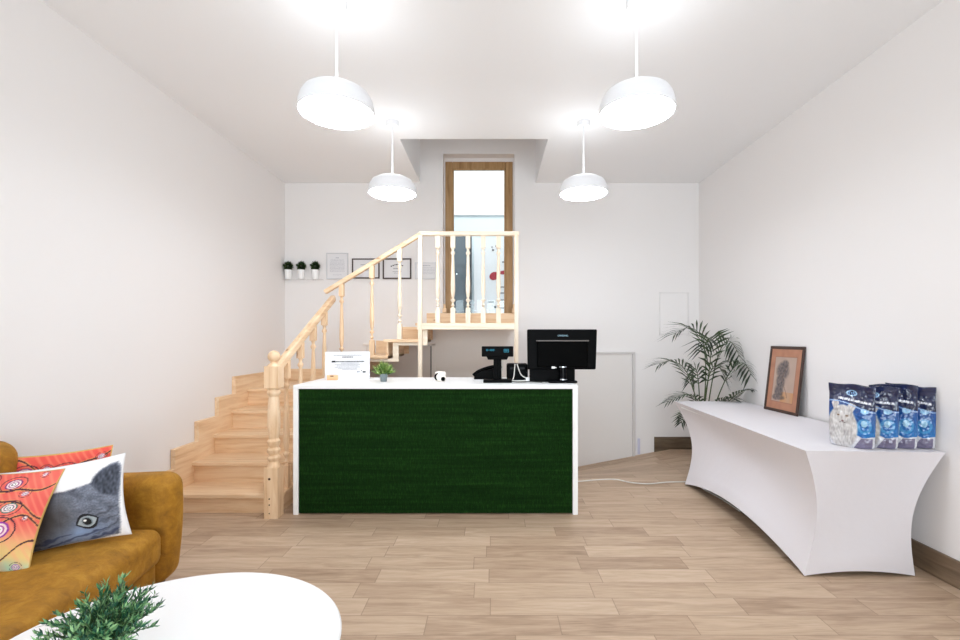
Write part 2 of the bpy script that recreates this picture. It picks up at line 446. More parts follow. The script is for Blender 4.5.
# same on the back wall
xb = [-1.88, -1.56, -1.24, -.88]
poly = [(XL+.045, .4), (XL+.045, 1.085), (xb[0], 1.085)]
for i, k in enumerate((6, 7, 8)):
    poly += [(xb[i], Z[k]+.165), (xb[i+1], Z[k]+.165)]
poly += [(xb[3], Z[9]+.165), (LX1+.02, Z[9]+.165), (LX1+.02, Z[9]-.06), (-.80, Z[9]-.01)]
poly += [(-.80, Z[8]-.01), (-1.12, Z[8]-.01), (-1.12, Z[7]-.01), (-1.48, Z[7]-.01), (-1.48, Z[6]-.01), (-1.75, Z[6]-.01), (-1.75, .4)]
sp(MB().prism(poly, 'Y', YB-.034, YB-.002), 'wall_stringer', M['pineX'], bevel=.004)
# zig-zag support band in front under the upper flight
top = [(-1.80, Z[6]-.036), (-1.50, Z[6]-.036), (-1.50, Z[7]-.036), (-1.18, Z[7]-.036), (-1.18, Z[7]-.036)]
band = [(-1.82, .0), (-1.82, Z[6]-.037), (-1.50, Z[6]-.037), (-1.50, Z[7]-.037), (-1.18, Z[7]-.037), (-1.18+.05, Z[7]-.037),
        (-1.13, Z[8]-.037), (-.80, Z[8]-.037), (-.80, Z[9]-.06), (-.735, Z[9]-.06), (-.735, Z[8]-.07), (-1.065, Z[8]-.07), (-1.065, Z[7]-.07), (-1.43, Z[7]-.07),
        (-1.43, Z[6]-.10), (-1.76, Z[6]-.10), (-1.76, 0)]
sp(MB().prism(band, 'Y', 5.305, 5.345), 'open_stringer', M['paleX'], bevel=.003)
# outer stringer of the lower flight
poly = [(4.03, 0), (4.03, Z[1]-.036)]
for i in range(1, 4): poly += [(nose[i], Z[i]-.036), (nose[i], Z[i+1]-.036)]
poly += [(nose[4], Z[4]-.036), (nose[4], Z[5]-.036), (5.36, Z[5]-.036), (5.36, 0)]
sp(MB().prism(poly, 'X', X1-.045, X1-.012), 'outer_stringer', M['pineY'], bevel=.003)

def spindle(x, y, z0, z1, name, m, r=.026):
    """square-ended turned baluster"""
    h = z1-z0; b = MB(); a = r
    zb = z0+h*.17; zt = z0+h*.86
    b.box(x-a, x+a, y-a, y+a, z0, zb).box(x-a, x+a, y-a, y+a, zt, z1)
    L = zt-zb
    prof = [(a*.95,0),(a*.48,.012),(a*.45,.03),(a*.95,.045),(a*.48,.065),(a*.45,.10),(a*.98,.125),(a*.98,.14),(a*.45,.165),(a*.7,.2),
            (a*.98,.30),(a*.95,.42),(a*.75,.68),(a*.6,.84),(a*.55,.88),(a*.95,.905),(a*.95,.925),(a*.55,.95),(a*.6,.985),(a*.95,1)]
    b.lathe([(q, zb+t*L) for q, t in prof], (x, y, 0), 14)
    return sp(b, name, m, smooth='auto')
# first handrail
A = Vector((-1.845, 3.99, 1.235)); B = Vector((-1.845, 5.42, 1.965))
def rail_z(y): return A.z+(B.z-A.z)*(y-A.y)/(B.y-A.y)
sp(MB().beam(A, B, .062, .075), 'handrail', M['pineY'], bevel=.016, seg=3)
for y in (4.18, 4.49, 4.81, 5.13):
    zt = [Z[k] for k in (1,2,3,4,5)][sum(1 for n in nose[1:] if y > n-.02)]
    spindle(-1.845, y, zt, rail_z(y)-.03, 'baluster', M['pineZ'], .028)
# newel
nx_, ny_ = -1.834, 3.92
b = MB(); a = .057
b.box(nx_-a, nx_+a, ny_-a, ny_+a, 0, .42)
b.box(nx_-a, nx_+a, ny_-a, ny_+a, 1.085, 1.265)
prof = [(.055,.42),(.044,.445),(.040,.47),(.052,.485),(.054,.50),(.038,.52),(.052,.55),(.054,.565),(.038,.585),(.052,.62),(.054,.635),(.038,.655),(.045,.70),(.052,.77),(.051,.86),(.042,.98),(.038,1.01),(.052,1.03),(.054,1.05),(.044,1.065),(.055,1.085)]
b.lathe(prof, (nx_, ny_, 0), 24)
prof = [(.054,1.265),(.042,1.28),(.030,1.29),(.030,1.30)]+[(max(.001,.050*math.sin(t)), 1.345-.050*math.cos(t)) for t in [math.pi*k/12 for k in range(2,13)]]
b.lathe(prof, (nx_, ny_, 0), 24)
nw = sp(b, 'newel_post', M['pineZ'], smooth='auto')
hole = mat('hole_dark', (82,52,34), .8)
for z, q in ((.33, .010), (.165, .006), (.115, .006), (.045, .005)):
    MB().lathe([(q, 0), (q, .003)], (nx_-O[0]-.012, ny_-O[1]-a-.003, z), 12, axis='Y').build('screw_hole', hole, nw)
# second handrail and landing rail
C0 = Vector((-1.90, 5.30, 2.02)); C1 = Vector((-.80, 5.30, 2.685)); C2 = Vector((.305, 5.30, 2.685))
sp(MB().beam(C0, C1, .06, .05), 'handrail', M['pineX'], bevel=.010, seg=3)
sp(MB().box(-.83, .308, 5.27, 5.33, 2.66, 2.71), 'handrail', M['paleX'], bevel=.010, seg=3)
def rz2(x): return C0.z+(C1.z-C0.z)*(x-C0.x)/(C1.x-C0.x)
for x, k in ((-1.71, 6), (-1.365, 7), (-1.05, 8)):
    spindle(x, 5.30, Z[k], rz2(x)-.02, 'baluster', M['pineZ'] if k < 8 else M['paleZ'])
for x in (-.617, -.445, -.273, -.10, .074):
    spindle(x, 5.31, Z[9], 2.665, 'baluster', M['paleZ'])
sp(MB().box(-.835, -.79, 5.255, 5.30, 0, 2.66), 'support_post', M['paleZ'], bevel=.004)
sp(MB().box(.252, .298, 5.262, 5.308, 0, 2.66), 'support_post', M['paleZ'], bevel=.004)

# ------------------------------------------------------------------ reception desk
DX0, DX1, DY0, DY1, DZ = -1.687, .729, 3.95, 4.74, 1.10
dk = thing('reception_desk', 'white reception desk with a dark green turf front', 'reception desk', ((DX0+DX1)/2, DY0, 0))
dl = ((DX0+DX1)/2, DY0, 0)
def rel(mb, loc): mb.v = [(a-loc[0], b-loc[1], c-loc[2]) for a, b, c in mb.v]; return mb
rel(MB().box(DX0, DX1, DY0, DY1, DZ-.032, DZ), dl).build('countertop', M['white'], dk, bevel=.003)
for x in (DX0, DX1-.044):
    rel(MB().box(x, x+.044, DY0, DY1-.03, 0, DZ-.033), dl).build('side_panel', M['white'], dk, bevel=.003)
rel(MB().box(DX0+.05, DX1-.05, DY0+.03, DY0+.05, 0.01, DZ-.035), dl).build('front_board', M['white'], dk)
tx0, tx1, tz0, tz1 = DX0+.047, DX1-.047, .012, DZ-.034
m = MB().box(tx0, tx1, DY0+.010, DY0+.028, tz0, tz1)
random.seed(3)
for i in range(26000):
    x = random.uniform(tx0+.004, tx1-.004); z = random.uniform(tz0+.004, tz1-.004)
    l = random.uniform(.007, .014); ax = random.uniform(-.005, .005); az = random.uniform(-.009, .004); w_ = .0022
    n = len(m.v); y = DY0+.010
    m.v += [(x-w_, y, z), (x+w_, y, z), (x+ax, y-l*.8, max(tz0, min(tz1, z+az)))]; m.f.append((n, n+1, n+2))
rel(m, dl).build('turf_panel', M['turf'], dk)

# --- things on the desk
# leaning notice
bl = at(326.5, 378, 4.5); br = at(369.5, 378, 4.5)
nb = thing('notice_stand', 'white printed notice propped up at the left end of the green desk', 'notice', ((bl.x+br.x)/2-.005, 4.50, DZ), math.radians(12))
m = MB(); w0 = .208
m.add([(-w0,0,.001),(w0,0,.001),(w0-.0,.035,.268),(-w0,.035,.268),(-w0,.008,-.0),(w0,.008,.0),(w0,.043,.266),(-w0,.043,.266)],
      [(0,1,2,3),(7,6,5,4),(0,4,5,1),(1,5,6,2),(2,6,7,3),(3,7,4,0)])
m.build('board', M['paper'], nb)
m = MB().add([(-.04,.03,.16),(.04,.03,.16),(.05,.17,.001),(-.05,.17,.001),(-.04,.036,.16),(.04,.036,.16),(.05,.176,.001),(-.05,.176,.001)],
      [(0,1,2,3),(7,6,5,4),(0,4,5,1),(1,5,6,2),(2,6,7,3),(3,7,4,0)]); m.build('easel_leg', M['white'], nb)
lines = [(0,.215,.05,.006,1),(0.015,.172,.14,.007,1),(-.13,.172,.018,.011,2),(.02,.157,.08,.004,0),(0,.142,.12,.003,0),(0,.130,.10,.003,0),(0,.118,.12,.003,0),(.0,.106,.09,.003,0),(0.02,.094,.07,.003,0),(.10,.072,.012,.008,0),(.155,.070,.014,.009,2),(.13,.083,.005,.005,1),(0,.232,.13,.003,0)]
random.seed(5)
inks = {0: MB(), 1: MB(), 2: MB()}
for cx_, cz, hw, hh, kd in lines:
    hh *= 1.5
    x = cx_-hw
    while x < cx_+hw-.002:
        w_ = random.uniform(.004, .013) if kd < 2 else 2*hw
        w_ = min(w_, cx_+hw-x)
        for_ = inks[kd]
        ya = .035*(cz-hh/2)/.268-.0012; yb = .035*(cz+hh/2)/.268-.0012
        for_.add([(x,ya,cz-hh/2),(x+w_,ya,cz-hh/2),(x+w_,yb,cz+hh/2),(x,yb,cz+hh/2)], [(0,1,2,3)])
        x += w_+.003
inks[0].build('small_print', M['grey_ink'], nb); inks[1].build('heading', mat('mid_ink', (50,52,60), .8), nb); inks[2].build('logo_mark', M['dark_ink'], nb)
c = at(333, 378.3, 4.46)
cd = MB().box(-.052, .052, 0, .012, 0, .045).box(-.05, .05, -.014, .02, 0, .004).build('card_holder', M['orange_card'], bevel=.003)
cd.location = (c.x, 4.44, DZ+.0005); tag(cd, 'small peach card standing at the foot of the white notice', 'card')
MB().box(-.02, .012, -.0015, 0, .032, .04).build('card_print', M['dark_ink'], cd)

def tuft(mb, n, c, r, up, w_, l0, l1, sq=1.0):
    """rounded tuft of short leaves growing out of one point"""
    for i in range(n):
        a = random.uniform(0, 2*math.pi); q = random.random()**.7*up
        d = Vector((math.cos(a)*math.sin(q), math.sin(a)*math.sin(q), math.cos(q)*sq))
        R_ = random.uniform(.55, 1)*r
        e = Vector(c)+d*R_; s0 = Vector(c)+d*R_*(1-random.uniform(l0, l1))
        sd_ = Vector((random.uniform(-1,1), random.uniform(-1,1), random.uniform(-1,1))).cross(d).normalized()*w_
        e += Vector((random.uniform(-1,1), random.uniform(-1,1), random.uniform(-1,1)))*r*.07
        md = s0.lerp(e, .5); mb.add([s0-sd_*.4, s0+sd_*.4, md+sd_, e, md-sd_], [(0,1,2,3,4)])
# little plant in a grey pot
def blades(mb, n, c, r0, h0, h1, spread, w_, seg=4, droop=.2):
    for i in range(n):
        a = random.uniform(0, 2*math.pi); q = math.sqrt(random.random())
        p = Vector(c)+Vector((math.cos(a), math.sin(a), 0))*r0*q
        tilt = spread*(q**.8)*random.uniform(.5, 1.15)
        h_ = random.uniform(h0, h1); d = Vector((math.cos(a), math.sin(a), 0)); sd_ = Vector((-math.sin(a), math.cos(a), 0))
        b2 = random.uniform(0, math.pi); sd_ = (sd_*math.cos(b2)+d*math.sin(b2)).normalized()
        vs = []; fs = []
        for k in range(seg+1):
            t = k/seg; pt = p+Vector((0,0,h_*t*(1-droop*t*tilt)))+d*tilt*h_*(t**1.5)
            ww = w_*(1-t)**.6*(0.6+.8*t) if k < seg else 0
            vs += [pt-sd_*ww, pt+sd_*ww]
        for k in range(seg): fs.append((2*k, 2*k+1, 2*k+3, 2*k+2))
        mb.add(vs, fs)
random.seed(11)
pl = thing('potted_plant', 'small artificial grass plant in a grey pot on the desk', 'plant', (at(383.7, 380, 4.28).x, 4.28, DZ+.0005))
MB().lathe([(.027,0),(.029,.003),(.036,.066),(.039,.067),(.039,.074),(.034,.074),(.032,.062)], seg=24).build('pot', M['pot_grey'], pl, smooth='auto')
MB().lathe([(.0325,.058),(.0325,.064)], seg=20).build('soil', M['soil'], pl)
m = MB(); tuft(m, 460, (0,0,.05), .135, 1.25, .0042, .3, .8, 1.12); m.build('foliage', M['grass'], pl)
# white and black gadget
gd = thing('desk_gadget', 'small white rounded gadget with black swirl markings on the desk', 'gadget', (at(440, 381, 4.25).x, 4.25, DZ+.0005))
MB().box(-.048, .048, 0, .07, 0, .092).build('body', mat('gadget_white', (240,232,222), .4), gd, bevel=.018, seg=4)
m = MB()
arc = [(-.012+.032*math.cos(t), -.001, .045+.032*math.sin(t)) for t in [math.radians(100+15*k) for k in range(11)]]
m.tube(arc, [.003+.006*math.sin(math.pi*k/10) for k in range(11)], 8); m.build('black_swirl', M['black'], gd, smooth=True)
m = MB().lathe([(.002,-.006),(.016,-.006),(.02,0),(.016,.004)], (.028,0,.026), 20, axis='Y'); m.build('black_disc', M['black'], gd, smooth='auto')
# customer display
cdp = thing('customer_display', 'black pole customer display with cyan digits on the desk', 'customer display', (at(497.5, 382, 4.2).x, 4.2, DZ+.0005))
MB().box(-.128, .128, -.06, .06, 0, .028).build('base', M['black'], cdp, bevel=.006)
MB().box(-.036, -.010, -.014, .02, .028, .212).box(.010, .036, -.014, .02, .028, .212).box(-.036,.036,.0,.014,.028,.212).build('pole', M['black'], cdp, bevel=.004)
MB().prism([(-.085,.205),(.085,.205),(.10,.234),(-.10,.234)], 'Y', -.02, .03).build('bracket', M['black'], cdp, bevel=.004)
hd = MB().box(-.142, .142, -.035, .035, .232, .325).build('display_head', M['black'], cdp, bevel=.006)
m = MB()
def seg7(mb, x, z, w_, h_, digit, y):
    SEG = {'a': (0,1,1,1), 'b': (1,.5,1,1), 'c': (1,0,1,.5), 'd': (0,0,1,0), 'e': (0,0,0,.5), 'f': (0,.5,0,1), 'g': (0,.5,1,.5)}
    on = {0: 'abcdef', 1: 'bc', 8: 'abcdefg', 3: 'abgcd', '-': 'g'}[digit]; t = .0028
    for s_ in on:
        x0, z0, x1, z1 = SEG[s_]
        mb.box(x+x0*w_-t/2, x+x1*w_+t/2, y, y+.002, z+z0*h_-t/2, z+z1*h_+t/2)
for i, dg in enumerate([0, '-', 0, 0]): seg7(m, -.10+i*.019, .286, .012, .012, dg, -.0372)
for i, dg in enumerate([8, 8]): seg7(m, .058+i*.024, .273, .016, .026, dg, -.0372)
m.build('digits', M['cyan'], hd)
# telephone-like desk phone and receipt printer
ph = thing('desk_phone', 'low black rounded telephone behind the customer display', 'telephone', (at(488, 377, 4.5).x, 4.5, DZ+.0005))
MB().prism([(-.14,0),(.12,0),(.12,.105),(.04,.100),(-.05,.080),(-.13,.04)], 'Y', 0, .13).build('body', M['black'], ph, bevel=.01, seg=3)
m = MB().tube(spline([(-.145,.05,.035),(-.09,.05,.075),(0,.05,.108),(.09,.05,.122),(.13,.05,.105)], 6), .017, 10); m.build('handset', M['black'], ph, smooth=True)
rp = thing('receipt_printer', 'black box shaped receipt printer between the display and the monitor', 'printer', (at(517.5, 379, 4.42).x, 4.42, DZ+.0005))
MB().box(-.10, .10, 0, .16, 0, .155).build('body', M['black'], rp, bevel=.018, seg=3)
MB().box(-.07, .07, -.002, .01, .10, .125).build('paper_slot', M['black_gloss'], rp, bevel=.003)
# monitor, seen from behind
mc = at(562.3, 382, 4.2)
mo = thing('computer_monitor', 'black flat computer monitor seen from behind at the desk end', 'monitor', (mc.x, 4.2, DZ+.0005))
tl = at(527.3,330,4.2); br = at(595.5,369.5,4.2)
W2 = .316; zb_, zt_ = .115, .478
m = MB().prism([(-W2,zt_),(W2,zt_),(W2-.012,zb_),(-W2+.004,zb_)][::-1], 'Y', 0, .045); m.build('screen_housing', M['black'], mo, bevel=.012, seg=3)
MB().box(-.23, .23, -.022, .004, zb_+.02, zt_-.10).build('rear_bulge', mat('rear_black', (4,4,4), .5, Specular_IOR_Level=.03), mo, bevel=.015, seg=3)
MB().box(-.235, .235, -.026, .001, zt_-.108, zt_-.098).build('vent_strip', mat('vent_grey', (92,86,82), .4), mo)
MB().lathe([(.034,.028),(.034,.145)], (.002,-.03,0), 24).build('neck', M['black_gloss'], mo, smooth='auto')
for z in (.026, .138): MB().lathe([(.037,z),(.037,z+.008)], (.002,-.03,0), 24).build('neck_ring', M['chrome'], mo, smooth='auto')
MB().box(-.135, .122, -.09, .11, 0, .022).build('base', M['black_gloss'], mo, bevel=.01, seg=3)
MB().box(-.29, .120, .03, .09, .001, .135).build('connector_block', M['black'], mo, bevel=.005)
def text(s, size, m, parent, loc, rot, ext=.0006, name='lettering'):
    cu = bpy.data.curves.new(name, 'FONT'); cu.body = s; cu.size = size; cu.extrude = ext; cu.align_x = 'CENTER'; cu.align_y = 'CENTER'
    cu.materials.append(m); tmp = bpy.data.objects.new('tmp', cu); COL.objects.link(tmp)
    bpy.context.view_layer.update()
    me = bpy.data.meshes.new_from_object(tmp.evaluated_get(bpy.context.evaluated_depsgraph_get())); bpy.data.objects.remove(tmp)
    o = bpy.data.objects.new(name, me); COL.objects.link(o); o.parent = parent; o.location = loc; o.rotation_euler = rot
    return o
text('SAMSUNG', .021, emis('logo_pale', (150,185,200), .15), mo, (.005, -.0015, zt_-.058), (math.pi/2, 0, 0), name='logo')
m = MB().box(-.10,-.07,-.035,-.02,.125,.145).box(-.075,-.055,-.030,-.02,.13,.138); m.build('cable_plug', M['white'], mo, bevel=.003)
# cables on the desk
def cable(name, label, pts, r, m, n=8):
    P = spline(pts, n); b = MB().tube(P, r, 6); o = b.build(name, m, smooth=True); return tag(o, label, 'cable')
g = lambda x, y, d: at(x, y, d)
Zd = DZ+.006
cable('power_cable', 'white cable looping down in front of the receipt printer', [g(515,364,4.38),(g(514,372,4.34).x,4.34,1.15),(g(513.5,380,4.3).x,4.3,Zd),(g(524,381,4.28).x,4.28,Zd),(g(531,380,4.3).x,4.3,Zd)], .005, M['cable'])
cable('network_cable', 'white cable slanting from printer top down to the monitor base', [g(517,364,4.39),(g(521,371,4.35).x,4.35,1.16),(g(527,376.5,4.33).x,4.33,1.125),(g(533,379,4.33).x,4.33,Zd),(g(534,381,4.27).x,4.27,Zd)], .005, M['cable'])
b = MB().box(-.02,.02,-.015,.015,0,.04).build('cable_adapter', M['white'], bevel=.006, seg=3); b.location = (g(528.5,374,4.22).x, 4.27, DZ+.0005); b.scale=(1,1,1)
tag(b, 'small white plug adapter lying left of the monitor base', 'adapter')
cable('display_cable', 'white cable hanging at the pole of the customer display', [(g(503,361,4.26).x,4.26,1.30),(g(502.5,368,4.26).x,4.26,1.22),(g(500.5,374,4.27).x,4.27,1.15),(g(505,378.5,4.29).x,4.29,Zd),(g(511,380,4.32).x,4.32,Zd)], .005, M['cable'])
cable('mouse_cable', 'short black cable running along the desk beside the display', [(g(508,381,4.22).x,4.23,Zd),(g(520,382.5,4.18).x,4.18,Zd),(g(532,381,4.2).x,4.22,Zd),(g(542,382,4.18).x,4.17,Zd)], .005, M['black_cable'])

# cable on the floor
pts = []
for x, y in ((560,482),(579,482),(597,480.5),(615,480),(630,483),(648,484.5),(665,483),(680,482.5),(694,483),(704,490),(722,500),(740,512)):
    d = H*F/(y-CY)
    for _ in range(5):
        X = (x-CX)*d/F; zf = floor_z(X, d); d = (H-zf)*F/(y-CY)
    pts.append((X, d, zf+.007))
o = MB().tube(spline(pts, 6), .006, 6).build('floor_cable', M['cable'], smooth=True)
tag(o, 'thin white cable lying on the plank floor between desk and covered table', 'cable')
c = at(639, 446, 6.28)
o = MB().box(-.016,.016,-.02,0,-.11,.10).build('cable_cover', mat('pale_lilac', (206,206,226), .3), bevel=.004); o.location = (c.x, YB-.001, c.z)
tag(o, 'pale lilac plastic cable cover on the wall beside the low door', 'cable cover')

# ------------------------------------------------------------------ pendant lamps
def pendant(loc, label):
    t = thing('pendant_lamp', label, 'pendant lamp', loc, 0, 'white pendant lamps')
    MB().lathe([(.062,0),(.062,-.035),(.058,-.045),(.0,-.045)], seg=28, cap=False).build('ceiling_rose', M['lamp_white'], t, smooth='auto')
    MB().lathe([(.007,-.04),(.007,-.53)], seg=16).build('rod', M['lamp_white'], t, smooth='auto')
    prof = [(.012,-.50),(.014,-.53),(.09,-.538),(.15,-.552),(.196,-.578),(.216,-.612),(.227,-.65),(.230,-.69),(.229,-.70),(.225,-.70),(.223,-.65),(.212,-.614),(.19,-.582),(.1,-.548),(.01,-.54)]
    MB().lathe(prof, seg=48, cap=False).build('shade', M['lamp_white'], t, smooth=True)
    MB().lathe([(.2235,-.668),(.2225,-.697),(.208,-.707),(.12,-.715),(.001,-.717)], seg=48).build('diffuser', M['diffuser'], t, smooth=True)
    return t
ph_ = [(-.966, 2.90, 'front left white dome pendant lamp, above the sofa side'), (.90, 2.90, 'front right white dome pendant lamp, largest on the right'),
       (-.966, 4.52, 'smaller looking back pendant lamp left of the ceiling recess'), (.888, 4.52, 'smaller looking back pendant lamp right of the ceiling recess')]
p0 = pendant((ph_[0][0], ph_[0][1], ZC), ph_[0][2])
for x, y, l in ph_[1:]: copy_tree(p0, (x, y, ZC), label=l)

# ------------------------------------------------------------------ covered table
TZ = .80
tb = thing('covered_table', 'long folding table under a tight white stretch cover', 'table', (2.3, 3.9, 0))
top = [(1.945, 2.89), (2.775, 2.85), (2.775, 5.15), (2.02, 5.17)]
ft = [(1.965, 2.93), (2.66, 2.93), (2.66, 4.78), (1.97, 4.76)]
m = MB(); NS, NV = 28, 22
cen = Vector((2.33, 3.95))
def corner(k, v):
    a = Vector(top[k]); b = Vector(ft[k]); c_ = (a+b)/2
    p = a.lerp(b, v)
    pull = math.sin(math.pi*min(1, v*1.0))**1.0
    inw = (cen-p); inw = Vector((math.copysign(1, inw.x)*(.085 if k in (1,2) else .10), math.copysign(1, inw.y)*(.03 if k in (0,1) else .10)))
    # quick slope just beneath the rim
    return p+inw*pull*(1-.15*v)
ring = []
for v_ in range(NV+1):
    v = v_/NV
    row = []
    for k in range(4):
        A_ = corner(k, v); B_ = corner((k+1)%4, v); end = k in (0, 2)
        for s_ in range(NS):
            s = s_/NS; p = A_.lerp(B_, s); q = math.sin(math.pi*s)
            n_ = Vector((-(B_-A_).y, (B_-A_).x)).normalized()
            p = p+n_*(.035 if end else .045)*q*math.sin(math.pi*min(v*1.1, 1))**.8*1.0
            zbot = .004+(.030 if end else .135)*(q**.85)
            z = TZ*(1-v)+zbot*v
            row.append((p.x, p.y, z))
    ring.append(row)
NR = 4*NS
for row in ring: m.v += row
for j in range(NV):
    for i in range(NR): m.f.append((j*NR+i, j*NR+(i+1)%NR, (j+1)*NR+(i+1)%NR, (j+1)*NR+i))
m.f.append(tuple(range(NR)))
rel(m, (2.3,3.9,0)).build('stretch_cover', M['spandex'], tb, smooth='auto', bevel=0, angle=50)
m = MB()
rel(MB().box(2.03, 2.70, 3.0, 5.0, TZ-.05, TZ-.008), (2.3,3.9,0)).build('tabletop', M['white'], tb)
for x, y in ((2.10,3.06),(2.55,3.06),(2.55,4.66),(2.12,4.66)):
    p_ = rel(MB().tube([(x, y, .0), (x, y, TZ-.05)], .014, 10), (2.3,3.9,0)).build('leg', mat('leg_grey', (110,110,112), .4, .6), tb)

# framed drawing leaning on the wall
fbl = Vector((2.680, 4.60, TZ+.002)); fbr = Vector((2.710, 4.14, TZ+.002)); up_x = .085
fw = (fbr-fbl).length; ang = math.atan2(fbr.y-fbl.y, fbr.x-fbl.x)
def paint_grid(nx, ny, fn, w_, h_, y=0, warp=None):
    vs = []; fs = []; cs = []
    for j in range(ny+1):
        for i in range(nx+1):
            u = i/nx; v = j/ny; vs.append((u*w_, y, v*h_)); cs.append(fn(u, v))
    k = nx+1
    for j in range(ny):
        for i in range(nx): fs.append((j*k+i, j*k+i+1, (j+1)*k+i+1, (j+1)*k+i))
    return vs, fs, cs
def mix(a, b, t): t = max(0, min(1, t)); return tuple(a[i]*(1-t)+b[i]*t for i in range(3))
def nz(x, y, s, o=0): return noise.noise(Vector((x*s+o, y*s-o, o*.37)))*.5+.5
def drawing(u, v):
    tan = mix((168,116,92), (186,134,106), nz(u, v, 9))
    if not (.15 < u < .86 and .12 < v < .87): return tan
    if .15 < u < .165 or .845 < u < .86 or .12 < v < .13 or .86 < v < .87: return (150,104,82)
    c = mix((172,150,138), (190,166,150), nz(u, v, 6, 3))
    if v < .30 and u > .45: c = mix(c, (206,140,80), .7*nz(u, v, 5, 8)+.2)
    def blob(cx_, cy_, rx, ry): return 1-math.sqrt(((u-cx_)/rx)**2+((v-cy_)/ry)**2)
    d = max(blob(.44,.64,.24,.17), blob(.40,.46,.17,.18), blob(.38,.30,.17,.16), blob(.30,.20,.14,.06), blob(.5,.74,.14,.09), blob(.42,.20,.2,.05))
    if d > 0:
        k = min(1, d*2.6)*(.15+.95*nz(u*1.2, v, 26, 5)); c = mix(c, (66,64,70), k)
    s_ = abs(u-.56-.1*math.sin(v*9))
    if s_ < .012 and .2 < v < .75: c = mix(c, (110,84,74), .6)
    return c
fr = thing('framed_drawing', 'framed charcoal drawing on tan mount leaning against the right wall', 'framed picture', fbl, ang)
fr.rotation_euler = (0, 0, ang)
fh = .625; lean = math.asin(.074/fh)
def tilt(vs): return [(x, y*math.cos(lean)+z*math.sin(lean), z*math.cos(lean)-y*math.sin(lean)) for x, y, z in vs]
m = MB().box(0,fw,0,.013,0,.028).box(0,fw,0,.013,fh-.028,fh).box(0,.028,0,.013,.028,fh-.028).box(fw-.028,fw,0,.013,.028,fh-.028)
m.v = tilt(m.v); m.build('frame', M['frame_brown'], fr, bevel=.003)
vs, fs, cs = paint_grid(90, 120, drawing, fw-.05, fh-.05, .005)
vs = [(x+.025, y, z+.025) for x, y, z in vs]; m = MB().add(tilt(vs), fs); m.build('drawing', M['print_paper'], fr, cols=cs)
m = MB().box(.01,fw-.01,.007,.012,.01,fh-.01); m.v = tilt(m.v); m.build('backing', M['gap'], fr)

# bags of litter
def bag_col(u, v):
    navy = (22,28,58); navy2 = (34,44,84)
    c = mix((16,60,124), (8,122,190), 1-(v-.2)/.5)
    c = mix(c, (24,60,140), .5*nz(u, v, 6, 2))
    # water swirl and pale medallion at the right
    if abs((u-.80)/.085)**2+abs((v-.60)/.045)**2 < 1: c = mix((190,222,240), (120,180,225), nz(u, v, 30))
    if abs(math.hypot((u-.80)/.12, (v-.36)/.10)-1) < .22: c = mix(c, (90,170,215), .55)
    if (u-.80)**2/.004+(v-.40)**2/.003 < 1: c = (150,195,222)
    # white granules below
    edge = .17+.10*(1-u)+.02*math.sin(u*14)
    if v < edge: c = mix((226,226,230), (176,178,190), nz(u, v, 42, 1)**1.5)
    # triangle at lower right
    if v < .16 and u > .58+(v)*1.1*.9 and u < .97: c = (112,106,132)
    # grey white cat left
    k = 1-math.hypot((u-.33)/.36, (v-.30)/.36)
    face = 1-math.hypot((u-.34)/.27, (v-.47)/.21)
    ear = max(0, 1-abs(u-.17)/.09-abs(v-.68)/.14, 1-abs(u-.53)/.10-abs(v-.66)/.14)
    kk = max(k, face, ear)
    if kk > 0:
        fur = mix((204,200,198), (104,98,98), 1.1*nz(u*1.4, v*.8, 26, 7)-.25)
        fur = mix(fur, (236,234,232), nz(u, v, 7, 5)*.6)
        c = mix(c, fur, min(1, kk*9))
    for ex in (.25, .44):
        r = math.hypot((u-ex)/.032, (v-.50)/.013)
        if r < 1: c = (150,128,106) if r > .5 else (50,44,40)
    if math.hypot((u-.345)/.03, (v-.415)/.014) < 1: c = (120,84,84)
    if abs(v-.395+.12*abs(u-.345)) < .006 and abs(u-.345) < .07: c = (110,96,96)
    # navy header
    he = .735-.10*u+.03*math.sin(u*5)
    if v > he: c = mix(navy, navy2, nz(u, v, 5, 9))
    if abs(v-(he-.02)) < .008: c = (150,180,220)
    # logo
    r = math.hypot((u-.50)/.12, (v-.86)/.045)
    if .75 < r < 1: c = (150,190,225)
    if r < .7 and nz(u, v, 60, 4) > .5: c = (120,165,215)
    # white title line (unreadable squiggles)
    ty = .775-.07*(u-.2)
    if .22 < u < .92 and abs(v-ty) < .017 and nz(u*2.2, v*.4, 44, 12) > .42: c = (232,234,242)
    return c
BW, BH, BT = .235, .395, .042
